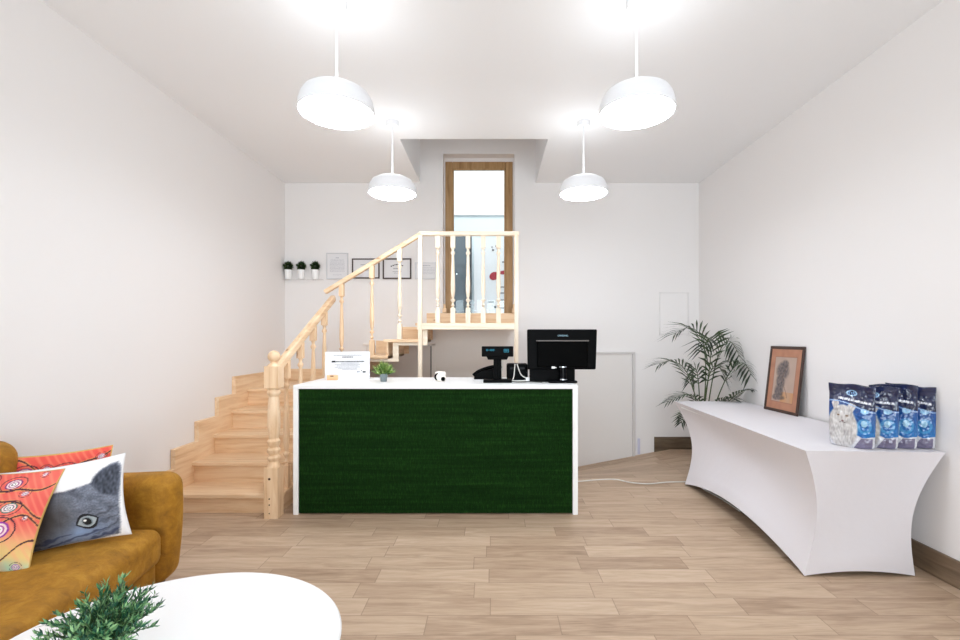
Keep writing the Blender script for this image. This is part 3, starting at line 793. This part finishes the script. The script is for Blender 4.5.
def bag_mesh(seed):
    vs = []; fs = []; cs = []; nu, nv = 84, 120
    for side in (-1, 1):
        for j in range(nv+1):
            for i in range(nu+1):
                u = i/nu; v = j/nv
                e = max(0, 1-abs(2*u-1)**3.2)**.5
                t = BT*e*(1-sm((v-.45)/.45)*.93)*(.75+.25*min(1, v*12))
                if v > .93: t = .0035*e
                cr = (nz(u*1.3, v, 6, seed)-.5)*.020*(.4+sm((v-.5)/.4))+(nz(u, v*1.6, 15, seed+3)-.5)*.008
                t += cr*e*(1 if v > .04 else 0)*(.25 if v > .93 else 1)
                t = max(t, .0012*e)
                wob = (nz(u, v, 4, seed+8)-.5)*.02*sm(v)
                x = (u-.5)*BW*(1+.05*math.sin(math.pi*v)-.02*(v < .03)+.06*sm((v-.8)/.2))
                z = v*BH*(1+.02*math.sin(u*3+seed)+.009*math.sin(u*11+seed*2)*sm((v-.8)/.2))+.008*(2*u-1)**2*(1-v)
                yy = side*t+wob
                if v > .93: yy += 0
                vs.append((x, yy, z)); cs.append(bag_col(u if side < 0 else 1-u, v))
    k = nu+1; n1 = k*(nv+1)
    for sidx in (0, n1):
        for j in range(nv):
            for i in range(nu): fs.append((sidx+j*k+i, sidx+j*k+i+1, sidx+(j+1)*k+i+1, sidx+(j+1)*k+i))
    for i in range(nu): fs.append((i, i+1, n1+i+1, n1+i)); a_ = nv*k+i; fs.append((a_, a_+1, n1+a_+1, n1+a_))
    for j in range(nv):
        a_ = j*k; fs.append((a_, a_+k, n1+a_+k, n1+a_)); a_ = j*k+nu; fs.append((a_, a_+k, n1+a_+k, n1+a_))
    return MB().add(vs, fs), cs
blab = ['blue and navy cat litter bag with full cat face, frontmost of the row', 'second blue cat litter bag, directly behind the frontmost bag', 'third blue cat litter bag from the left in the row', 'last blue cat litter bag in the row, nearest the wall']
bpos = [(2.315, 3.0, -52), (2.458, 3.0, -50), (2.583, 3.005, -53), (2.700, 3.01, -51)]
for i, (x, y, r) in enumerate(bpos):
    mb, cs = bag_mesh(i*2.3+1)
    o = mb.build('litter_bag', M['print_film'], smooth=True, cols=cs)
    o.location = (x, y, TZ+.001); o.rotation_euler = (0, 0, math.radians(r))
    tag(o, blab[i], 'bag', 'cat litter bags on the covered table')

# ------------------------------------------------------------------ palm
random.seed(21)
pz = floor_z(2.50, 5.50)
pm = thing('potted_palm', 'dark green kentia palm in the corner behind the covered table', 'potted palm', (2.50, 5.50, pz))
P0 = Vector((2.50, 5.50, pz))
MB().lathe([(.085,0),(.09,.01),(.12,.30),(.125,.33),(.115,.33),(.11,.29)], seg=28).build('pot', mat('planter_dark', (70,66,62), .5), pm, smooth='auto')
MB().lathe([(.112,.28),(.112,.29)], seg=24).build('soil', M['soil'], pm)
fronds = [ # control point, tip, leaflet length
    ((688,352,5.5), (659,364,5.4), .25), ((706,318,5.6), (674,334,5.5), .27), ((718,322,5.5), (740,358,5.15), .27),
    ((730,345,5.3), (757,376,4.95), .24), ((726,384,5.2), (752,390,4.96), .18), ((708,345,5.3), (727,383,5.2), .20), ((712,322,5.4), (703,350,5.3), .22), ((696,350,5.7), (690,382,5.7), .18),
    ((698,378,5.35), (667,402,5.3), .17), ((712,388,5.3), (736,399,5.1), .16), ((690,392,5.4), (681,423,5.3), .12)]
for (cx_, cy_, cd_), (tx, ty, td), L in fronds:
    b0 = P0+Vector((random.uniform(-.05,.05), random.uniform(-.05,.05), .29))
    cy_ += 14; cx_ += 2
    c_ = at(cx_, cy_, cd_); c_ = c_.lerp(c_*2-b0*.5-at(tx,ty,td)*.5, .55)
    path = bez(b0, c_, at(tx, ty, td), 40)
    for p in path: p.x = min(p.x, 2.76); p.y = min(p.y, 6.2)
    fr_ = MB().tube(path, [.008-.0065*k/40 for k in range(41)], 6).build('frond_stem', M['stem'], pm, smooth=True, loc=None)
    me = fr_.data
    for v in me.vertices: v.co -= P0
    m = MB()
    for k in range(15, 41, 2):
        t = (k-15)/25; p = path[k]; tg = (path[min(k+1,40)]-path[k-1]).normalized()
        sd_ = tg.cross(Vector((0,0,1)))
        sd_ = sd_.normalized() if sd_.length > .05 else Vector((1,0,0))
        for s_ in (-1, 1):
            l = L*(.55+.9*math.sin(math.pi*(.15+.75*t)))*1.0*random.uniform(.85, 1.1)
            dr = (sd_*s_*.75+tg*(.45+.5*t)+Vector((0,0,.10))).normalized()
            end = p+dr*l+Vector((0,0,-.22*l)); mid = p+dr*l*.5+Vector((0,0,-.04*l))
            wd = tg.cross(dr).cross(dr).normalized()*.0125
            pts_ = [p-wd*.3, p+wd*.3, mid+wd, mid-wd, end]
            pts_ = [Vector((min(q.x, 2.785), min(q.y, 6.28), q.z))-P0 for q in pts_]
            m.add(pts_, [(0,1,2,3), (3,2,4)])
    m.build('leaflets', M['palm'], fr_)

# ------------------------------------------------------------------ things on the back wall
def wall_frame(x0, x1, y0, y1, name, label, wdt, fm, d=6.285):
    a_ = at(x0, y0, d); b_ = at(x1, y1, d); cx_ = (a_.x+b_.x)/2; cz = (a_.z+b_.z)/2; hw = (b_.x-a_.x)/2; hh = (a_.z-b_.z)/2
    t = thing(name, label, 'framed certificate', (cx_, YB-.003, cz))
    f = MB().box(-hw,hw,-.02,0,hh-wdt,hh).box(-hw,hw,-.02,0,-hh,-hh+wdt).box(-hw,-hw+wdt,-.02,0,-hh+wdt,hh-wdt).box(hw-wdt,hw,-.02,0,-hh+wdt,hh-wdt)
    f.build('frame', fm, t, bevel=.002)
    MB().box(-hw+.004,hw-.004,-.010,-.002,-hh+.004,hh-.004).build('paper', M['paper'], t)
    return t, hw, hh
def scribble(t, hw, hh, rows, ink, seed, arc=False):
    random.seed(seed); m = MB()
    for z, w_, th in rows:
        x = -w_
        while x < w_:
            l = random.uniform(.006, .02); zz = z-(x*x*3 if arc else 0)
            m.box(x, min(x+l, w_), -.0115, -.0103, zz-th/2, zz+th/2); x += l+.005
    m.build('printed_lines', ink, t)
t, hw, hh = wall_frame(352, 379.5, 258.5, 278.5, 'certificate_frame', 'dark framed certificate crossed by the handrail, left of its pair', .016, M['frame_brown'])
scribble(t, hw, hh, [(.05,.07,.008),(.02,.05,.005),(0,.06,.005),(-.03,.05,.005)], M['grey_ink'], 1)
t, hw, hh = wall_frame(382.7, 411.3, 258.3, 279, 'certificate_frame', 'dark framed certificate with ornamental heading, right of its pair', .018, M['frame_brown'])
scribble(t, hw, hh, [(.055,.085,.014)], M['dark_ink'], 2, True)
scribble(t, hw, hh, [(.0,.05,.012),(-.04,.06,.006),(-.06,.04,.005)], M['grey_ink'], 3)
pale_rim = mat('clear_rim', (205,206,210), .3)
t, hw, hh = wall_frame(326.5, 348, 253, 279, 'certificate_frame', 'clear edged white sheet of print beside the little wall plants', .008, pale_rim)
scribble(t, hw, hh, [(.11,.02,.01),(.08,.09,.006)]+[(.055-.018*k,.10,.004) for k in range(8)]+[(-.12,.06,.004)], mat('faint_ink', (160,160,172), .8), 4)
t, hw, hh = wall_frame(415, 438, 262.5, 279, 'certificate_frame', 'pale sheet of print behind the rail corner post', .006, pale_rim)
scribble(t, hw, hh, [(.07,.05,.008)]+[(.04-.02*k,.11,.004) for k in range(5)], bpy.data.materials['faint_ink'], 6)

random.seed(31)
shelf = tag(MB().box(-.27,.27,-.10,0,0,.006).build('wall_shelf', M['clear_plastic']), 'narrow clear shelf holding three little plants on the back wall', 'shelf')
c = at(302, 279.3, 6.25); shelf.location = (c.x+.005, YB-.002, c.z-.006)
wl = ['leftmost of three small dark green plants in white wall pots', 'middle of three small dark green plants in white wall pots', 'rightmost of three small dark green plants in white wall pots']
w0_ = None
for i, x in enumerate((288.6, 301.7, 315.6)):
    loc = (at(x, 279, 6.25).x, YB-.06, c.z+.001)
    if w0_ is None:
        t = thing('wall_plant', wl[0], 'plant', loc, 0, 'little plants on the back wall'); w0_ = t
        MB().lathe([(.038,0),(.040,.002),(.046,.115),(.048,.125),(.042,.125),(.040,.10)], seg=20).build('pot', M['white'], t, smooth='auto')
        m = MB(); tuft(m, 620, (0,0,.175), .078, 2.5, .0045, .3, .7)
        m.v = [(a_, min(b_, .055), c_) for a_, b_, c_ in m.v]; m.build('foliage', M['box_dark'], t)
    else: copy_tree(w0_, loc, rz=0, label=wl[i])

# ------------------------------------------------------------------ sofa
th = math.radians(5.5)
so = thing('sofa', 'mustard yellow velvet sofa along the left wall', 'sofa', (-1.905, 2.70, 0), th)
def soft(mb, name, bev, seg=6, par=so, extra=None):
    o = mb.build(name, M['velvet'], par, bevel=bev, seg=seg); return o
def cushion(x0,x1,y0,y1,z0,z1, r, dome, name, par=so, n=26, fx=None):
    """rounded soft block from a subdivided box"""
    vs = {}; V = []; Fc = []
    def vid(p):
        if p not in vs: vs[p] = len(V); V.append(p)
        return vs[p]
    for ax in range(3):
        for sgn in (0, n):
            for i in range(n):
                for j in range(n):
                    q = []
                    for a_, b_ in ((i,j),(i+1,j),(i+1,j+1),(i,j+1)):
                        p = [0,0,0]; p[ax] = sgn; p[(ax+1)%3] = a_; p[(ax+2)%3] = b_; q.append(vid(tuple(p)))
                    Fc.append(tuple(q))
    out = []
    hx, hy, hz = (x1-x0)/2, (y1-y0)/2, (z1-z0)/2; c_ = Vector(((x0+x1)/2, (y0+y1)/2, (z0+z1)/2))
    def g_(t, h_):   # denser at the ends so that rounding is smooth
        t = t/n*2-1; return h_*math.sin(t*math.pi/2)
    for p in V:
        v = Vector((g_(p[0],hx), g_(p[1],hy), g_(p[2],hz)))
        core = Vector((max(-hx+r, min(hx-r, v.x)), max(-hy+r, min(hy-r, v.y)), max(-hz+r, min(hz-r, v.z))))
        d = v-core
        if d.length > 1e-6: v = core+d.normalized()*r
        a_, b_ = v.x/hx, v.y/hy
        v.z += dome*max(0,(1-a_*a_))*max(0,(1-b_*b_))*(1 if v.z > 0 else 0)
        v += Vector((0,0,(nz(v.x, v.y, 3, c_.x*9)-.5)*.012))
        w_ = v+c_
        if fx: w_ = fx(w_)
        out.append(tuple(w_))
    m = MB().add(out, Fc); return m.build(name, M['velvet'], par, smooth=True)
D = .84
def armfx(p):
    z = p.z; x = p.x
    p.x += (.035*math.sin(min(1, (z-.045)/.67)*math.pi*.75)) if x > -.3 else 0
    p.z -= .02*max(0, (-x-.1))*0
    return p
cushion(-D, 0.0, .004, .205, .045, .690, .085, .0, 'arm', fx=armfx)
cushion(-D, 0.0, -1.80, -1.60, .045, .690, .085, .0, 'arm', fx=armfx)
def backfx(p):
    if p.z > .55: p.x -= .02*(p.z-.55)
    return p
cushion(-D, -.60, -1.60, -.13, .12, .97, .10, .0, 'backrest', fx=backfx)
cushion(-.62, .012, -1.596, -.002, .20, .415, .065, .02, 'seat_cushion', fx=lambda p: Vector((p.x+.03*(1-((p.y+.8)/.8)**2)*(1 if p.x > -.3 else 0), p.y, p.z)))
cushion(-D+.01, -.03, -1.60, -.001, .06, .215, .03, .0, 'base_frame')
for x in (-.08, -D+.07):
    for y in (.11, -1.70): MB().lathe([(.02,0),(.028,.05)], (x, y, 0), 14).build('leg', M['base_wood'], so)

# pillows
def eyes_col(seed):
    rnd = random.Random(seed); E = []
    for i in range(16):
        E.append((rnd.uniform(.03,.97), rnd.uniform(.08,.95), rnd.uniform(.05,.10), rnd.uniform(.7,1.2), rnd.choice([(150,40,120),(120,30,110),(170,60,90),(60,120,110)])))
    if seed == 1: E = [(.67,.87,.065,.8,(120,30,110)),(.87,.955,.022,1,(130,40,110)),(.80,.76,.030,.8,(110,30,110)),(.73,.62,.062,.8,(40,110,96)),(.71,.40,.085,1,(150,50,160)),(.88,.51,.02,1,(110,60,90)),(.90,.05,.03,1,(90,60,170)),
                       (.45,.7,.08,.8,(150,50,120)),(.40,.42,.09,.9,(150,40,120)),(.45,.92,.06,.8,(150,50,120)),(.2,.15,.09,.9,(150,40,120)),(.15,.7,.09,.9,(60,120,110))]
    if seed == 2: E = [(.50,.85,.035,1,(130,40,110)), (.62,.80,.085,.7,(130,20,110)), (.92,.90,.03,1,(130,40,110)), (.32,.82,.08,.7,(150,50,120)), (.80,.6,.08,.8,(150,50,120)), (.45,.5,.1,.8,(60,120,110)), (.12,.6,.09,.8,(150,50,120)), (.6,.25,.09,.8,(150,50,120))]
    def fn(u, v):
        if seed == 1:
            base = mix((226,84,78), (236,122,104), nz(u, v, 5, seed))
            g_ = v+.25*(u-.5)
            base = mix((238,204,134), base, sm((g_-.24)/.34)); base = mix((176,214,190), base, sm((g_-.10)/.16))
        else: base = mix((226,72,66), (238,110,88), nz(u, v, 5, seed))
        # radiating fine streaks
        s_ = math.sin(60*(u*.9+v*.5+.22*math.sin(5*u+3*v)))
        base = mix(base, (250,170,130), .35*max(0, s_))
        # flowing dark lines
        for k in range(4):
            f_ = v-(.16+.24*k)-.11*math.sin(6.5*u+1.7*k+seed)-.04*math.sin(15*u+k)
            if abs(f_) < .009: base = (70,34,52)
            elif abs(f_) < .017: base = mix(base, (232,180,90), .6)
        for ex, ey, er, as_, cc in E:
            du = (u-ex)*math.cos(.35)+(v-ey)*math.sin(.35); dv = -(u-ex)*math.sin(.35)+(v-ey)*math.cos(.35)
            r = math.hypot(du/er, dv/(er*as_))
            if r < 1.55 and r > 1.42: return (60,30,50)
            if r < 1.0:
                if r > .82: return cc
                if r > .62: return (244,216,214)
                if r > .46: return mix(cc, (200,110,160), .5)
                if r > .28: return (246,240,238)
                if r > .16: return (70,20,60)
                return (250,250,250)
        return base
    return fn
HEAD = [(-.05,.62),(.2,.72),(.4,.725),(.54,.716),(.725,.753),(.745,.82),(.79,.88),(.86,.92),(.915,.925),(.945,.86),(.952,.68),(.935,.46),(.93,.37),(.915,.175),(.885,.045),(.80,.03),(.643,.0),(-.05,-.05)]
def poly_d(u, v, P):
    """signed distance to a polygon, positive inside"""
    ins = False; dm = 9; n = len(P)
    for i in range(n):
        x0, y0 = P[i]; x1, y1 = P[(i+1)%n]
        if (y0 > v) != (y1 > v) and u < (x1-x0)*(v-y0)/(y1-y0)+x0: ins = not ins
        dx, dy = x1-x0, y1-y0; t = max(0, min(1, ((u-x0)*dx+(v-y0)*dy)/(dx*dx+dy*dy)))
        dm = min(dm, math.hypot(u-x0-t*dx, v-y0-t*dy))
    return dm if ins else -dm
EAR = [(.725,.74),(.745,.80),(.79,.86),(.86,.90),(.91,.90),(.935,.84),(.94,.68),(.92,.52),(.80,.60)]
def cat_col(u, v):
    u = .97*u-.005 if u > .5 else u
    white = (244,244,246)
    c = white
    inside = min(1, poly_d(u, v, HEAD)*45+.5+(nz(u, v, 70, 3)-.5)*.8)
    if inside > 0:
        n1 = nz(u*1.2, v, 14, 4); n2 = nz(u*3+v, v-u, 40, 6)
        n3 = nz(u*9+v*4, v*9-u*3, 7, 2); fur = mix((66,70,82), (152,160,178), n1*.6+n2*.35+n3*.5-.22)
        # bluish cheek
        k = 1-math.hypot((u-.62)/.30, (v-.16)/.20); fur = mix(fur, (146,172,214), max(0, k)*.9)
        k = 1-math.hypot((u-.42)/.22, (v-.40)/.4); fur = mix(fur, (74,70,70), min(1, max(0, k)*1.2))
        # ear interior dark
        k = poly_d(u, v, EAR)
        if k > -.01: fur = mix(fur, mix((34,38,48), (98,104,120), nz(u*2.5, v, 22, 6)*1.2-.1), min(1, (k+.01)*40))
        # cheek stripes
        if u > .70 and v < .42:
            s_ = math.sin((v-.5*u)*60+n1*9)
            if s_ > .3: fur = mix(fur, (40,42,50), .5*(s_-.3)*n2*2)
        if v < .16: fur = mix(fur, (44,52,84), .7*max(0, math.sin((v-.35*u)*70+n1*6)))
        c = mix(white, fur, inside)
        ex, ey = .686, .29
        du = (u-ex)*math.cos(.25)+(v-ey)*math.sin(.25); dv = -(u-ex)*math.sin(.25)+(v-ey)*math.cos(.25)
        lid = 1-abs(du/.075)**2-abs(dv/.075)
        if lid > -.45: c = mix(c, (24,24,30), 1)
        if lid > 0: c = mix((150,162,170), (190,200,206), nz(u, v, 60)); 
        r = math.hypot(du/.040, dv/.062)
        if lid > 0 and r < 1: c = mix((96,108,118), (140,152,158), r)
        if lid > 0 and r < .78: c = (12,12,14)
        if math.hypot((du+.012)/.012, (dv-.02)/.016) < 1: c = (250,250,250)
    return c
def pillow(name, label, br, uvec, tiltdeg, W_, H_, T_, colfn, seed, group=None, roll=0):
    n = 170; vs = []; fs = []; cs = []
    for side in (-1, 1):
        for j in range(n+1):
            for i in range(n+1):
                u = i/n; v = j/n; a_ = 2*u-1; b_ = 2*v-1
                e = max(0, (1-a_**2))**.55*max(0, (1-b_**2))**.55
                x = a_*W_/2*(1-.085*(1-b_*b_)**1.1); z = b_*H_/2*(1-.085*(1-a_*a_)**1.1)
                y = side*T_*e + (nz(u, v, 4, seed)-.5)*.012*e + (nz(u, v, 12, seed)-.5)*.006*e
                z -= .015*e
                vs.append((x, y, z+H_/2))
                edge = min(u, 1-u, v, 1-v)
                cc = colfn(u if side < 0 else 1-u, v)
                if colfn is cat_col:
                    if edge < .012: cc = (236,236,238)
                else:
                    if edge < .010: cc = (206,168,96)
                cs.append(cc)
    k = n+1; n1 = k*k
    for s_ in (0, n1):
        for j in range(n):
            for i in range(n): fs.append((s_+j*k+i, s_+j*k+i+1, s_+(j+1)*k+i+1, s_+(j+1)*k+i))
    for i in range(n):
        for a_, b_ in ((i, i+1), (n*k+i, n*k+i+1), (i*k, (i+1)*k), (i*k+n, (i+1)*k+n)): fs.append((a_, b_, n1+b_, n1+a_))
    o = MB().add(vs, fs).build(name, M['print_cloth'], smooth=True, cols=cs)
    u_ = Vector(uvec).normalized(); nrm = Vector((u_.y, -u_.x, 0))*-1   # away from camera
    a_ = math.radians(tiltdeg); up = Vector((0,0,1))*math.cos(a_)+nrm*math.sin(a_)
    yv = up.cross(u_)
    c_ = Vector(br)-u_*W_/2
    R_ = Matrix((u_, yv, up)).transposed().to_4x4()
    o.matrix_world = Matrix.Translation(c_) @ R_ @ Matrix.Rotation(math.radians(roll), 4, 'Y')
    return tag(o, label, 'pillow', group)
pillow('throw_pillow', 'red pillow with peacock eye pattern, behind the cat pillow', (-2.11,2.61,.43), (.90,.36,0), 3, .56, .46, .05, eyes_col(2), 2.1, roll=-2)
pillow('throw_pillow', 'white pillow printed with a grey cat face, middle of the three', (-1.93,2.50,.42), (.91,.38,0), 7, .56, .435, .06, cat_col, 5.2, roll=-5.5)
pillow('throw_pillow', 'coral pillow with peacock eye pattern, in front of the cat pillow', (-2.15,2.17,.425), (.92,.36,0), 32, .50, .49, .06, eyes_col(1), 8.7, roll=4)

# ------------------------------------------------------------------ coffee table and its plant
ct = thing('coffee_table', 'low round white coffee table in front of the sofa', 'coffee table', (-1.14, 1.60, 0))
MB().lathe([(.01,.392),(.56,.392),(.585,.398),(.598,.408),(.598,.414),(.592,.42),(.01,.42)], seg=96, sy=.925).build('tabletop', M['white_gloss'], ct, smooth='auto')
for a_ in (45, 135, 225, 315):
    x, y = .36*math.cos(math.radians(a_)), .34*math.sin(math.radians(a_))
    MB().tube([(x*1.15,y*1.15,0),(x,y,.392)], [.014,.022], 14).build('leg', M['pineZ'], ct, smooth='auto')
random.seed(41)
bp = thing('table_plant', 'bushy artificial green plant on the white coffee table', 'plant', (-1.255, 1.50, .4205))
MB().lathe([(.05,0),(.055,.004),(.068,.10),(.07,.11),(.062,.11),(.06,.09)], seg=28).build('pot', M['white'], bp, smooth='auto')
MB().lathe([(.061,.086),(.061,.093)], seg=20).build('soil', M['soil'], bp)
m = MB(); sm_ = MB()
for i in range(120):
    a_ = random.uniform(0, 2*math.pi); q = random.random()**.6; L = random.uniform(.10, .19)*(1.05 if q < .4 else .9)
    p = Vector((.035*q*math.cos(a_), .035*q*math.sin(a_), .09)); tl_ = q*1.15
    d = Vector((math.cos(a_)*math.sin(tl_), math.sin(a_)*math.sin(tl_), math.cos(tl_)))
    path = bez(p, p+d*L*.6+Vector((0,0,.02)), p+d*L, 8)
    sm_.tube(path, .0013, 4)
    for k in range(2, 9):
        for rep in range(4):
            b_ = path[k]; rv = Vector((random.uniform(-1,1), random.uniform(-1,1), random.uniform(-.3,1))).normalized()
            ld = (d*.9+rv*.9).normalized(); l = random.uniform(.018, .034); sd_ = ld.cross(rv).normalized()*random.uniform(.0028,.0045)
            md = b_+ld*l*.45; m.add([b_, md+sd_, b_+ld*l, md-sd_], [(0,1,2,3)])
sm_.build('stems', M['stem'], bp); m.build('foliage', M['bamboo'], bp)

# ------------------------------------------------------------------ light
def area(name, loc, rot, sx, sy, power, col=(1,1,1), spread=180):
    l = bpy.data.lights.new(name, 'AREA'); l.shape = 'RECTANGLE'; l.size = sx; l.size_y = sy; l.energy = power; l.color = col; l.spread = math.radians(spread)
    o = bpy.data.objects.new(name, l); COL.objects.link(o); o.location = loc; o.rotation_euler = rot; return o
area('front_fill_light', (0, YF-.25, 1.65), (math.radians(115), 0, 0), 4.4, 2.6, 138, (.88,.94,1))  # added area light at the unseen front, tilted up to brighten the ceiling
area('lightwell_daylight', (0, 6.95, 5.0), (math.radians(58), 0, 0), 3, 1.2, 30, (.97,.99,1))
for x, y, l_ in ph_:
    l = bpy.data.lights.new('lamp_uplight', 'POINT'); l.energy = 3.0; l.shadow_soft_size = .15; l.color = (.92,.97,1)
    o = bpy.data.objects.new('lamp_uplight', l); COL.objects.link(o); o.location = (x, y+.0, ZC-.42)
w = bpy.data.worlds.new('world'); S.world = w; w.use_nodes = True
w.node_tree.nodes['Background'].inputs[0].default_value = (.85,.93,1,1); w.node_tree.nodes['Background'].inputs[1].default_value = 1.0

cam = bpy.data.cameras.new('camera'); co = bpy.data.objects.new('camera', cam); COL.objects.link(co)
co.location = (0,0,H); co.rotation_euler = (math.radians(90), 0, 0)
cam.sensor_width = 36; cam.lens = F/960*36; cam.shift_x = -12/960; cam.shift_y = 18/960; cam.clip_start = .05
S.camera = co
S.view_settings.view_transform = 'Standard'; S.view_settings.look = 'None'
S.view_settings.exposure = 0.66; S.view_settings.gamma = 1.0
S.cycles.max_bounces = 8; S.cycles.diffuse_bounces = 6; S.cycles.caustics_reflective = False; S.cycles.caustics_refractive = False
S.cycles.use_denoising = True
S.cycles.sample_clamp_indirect = 6
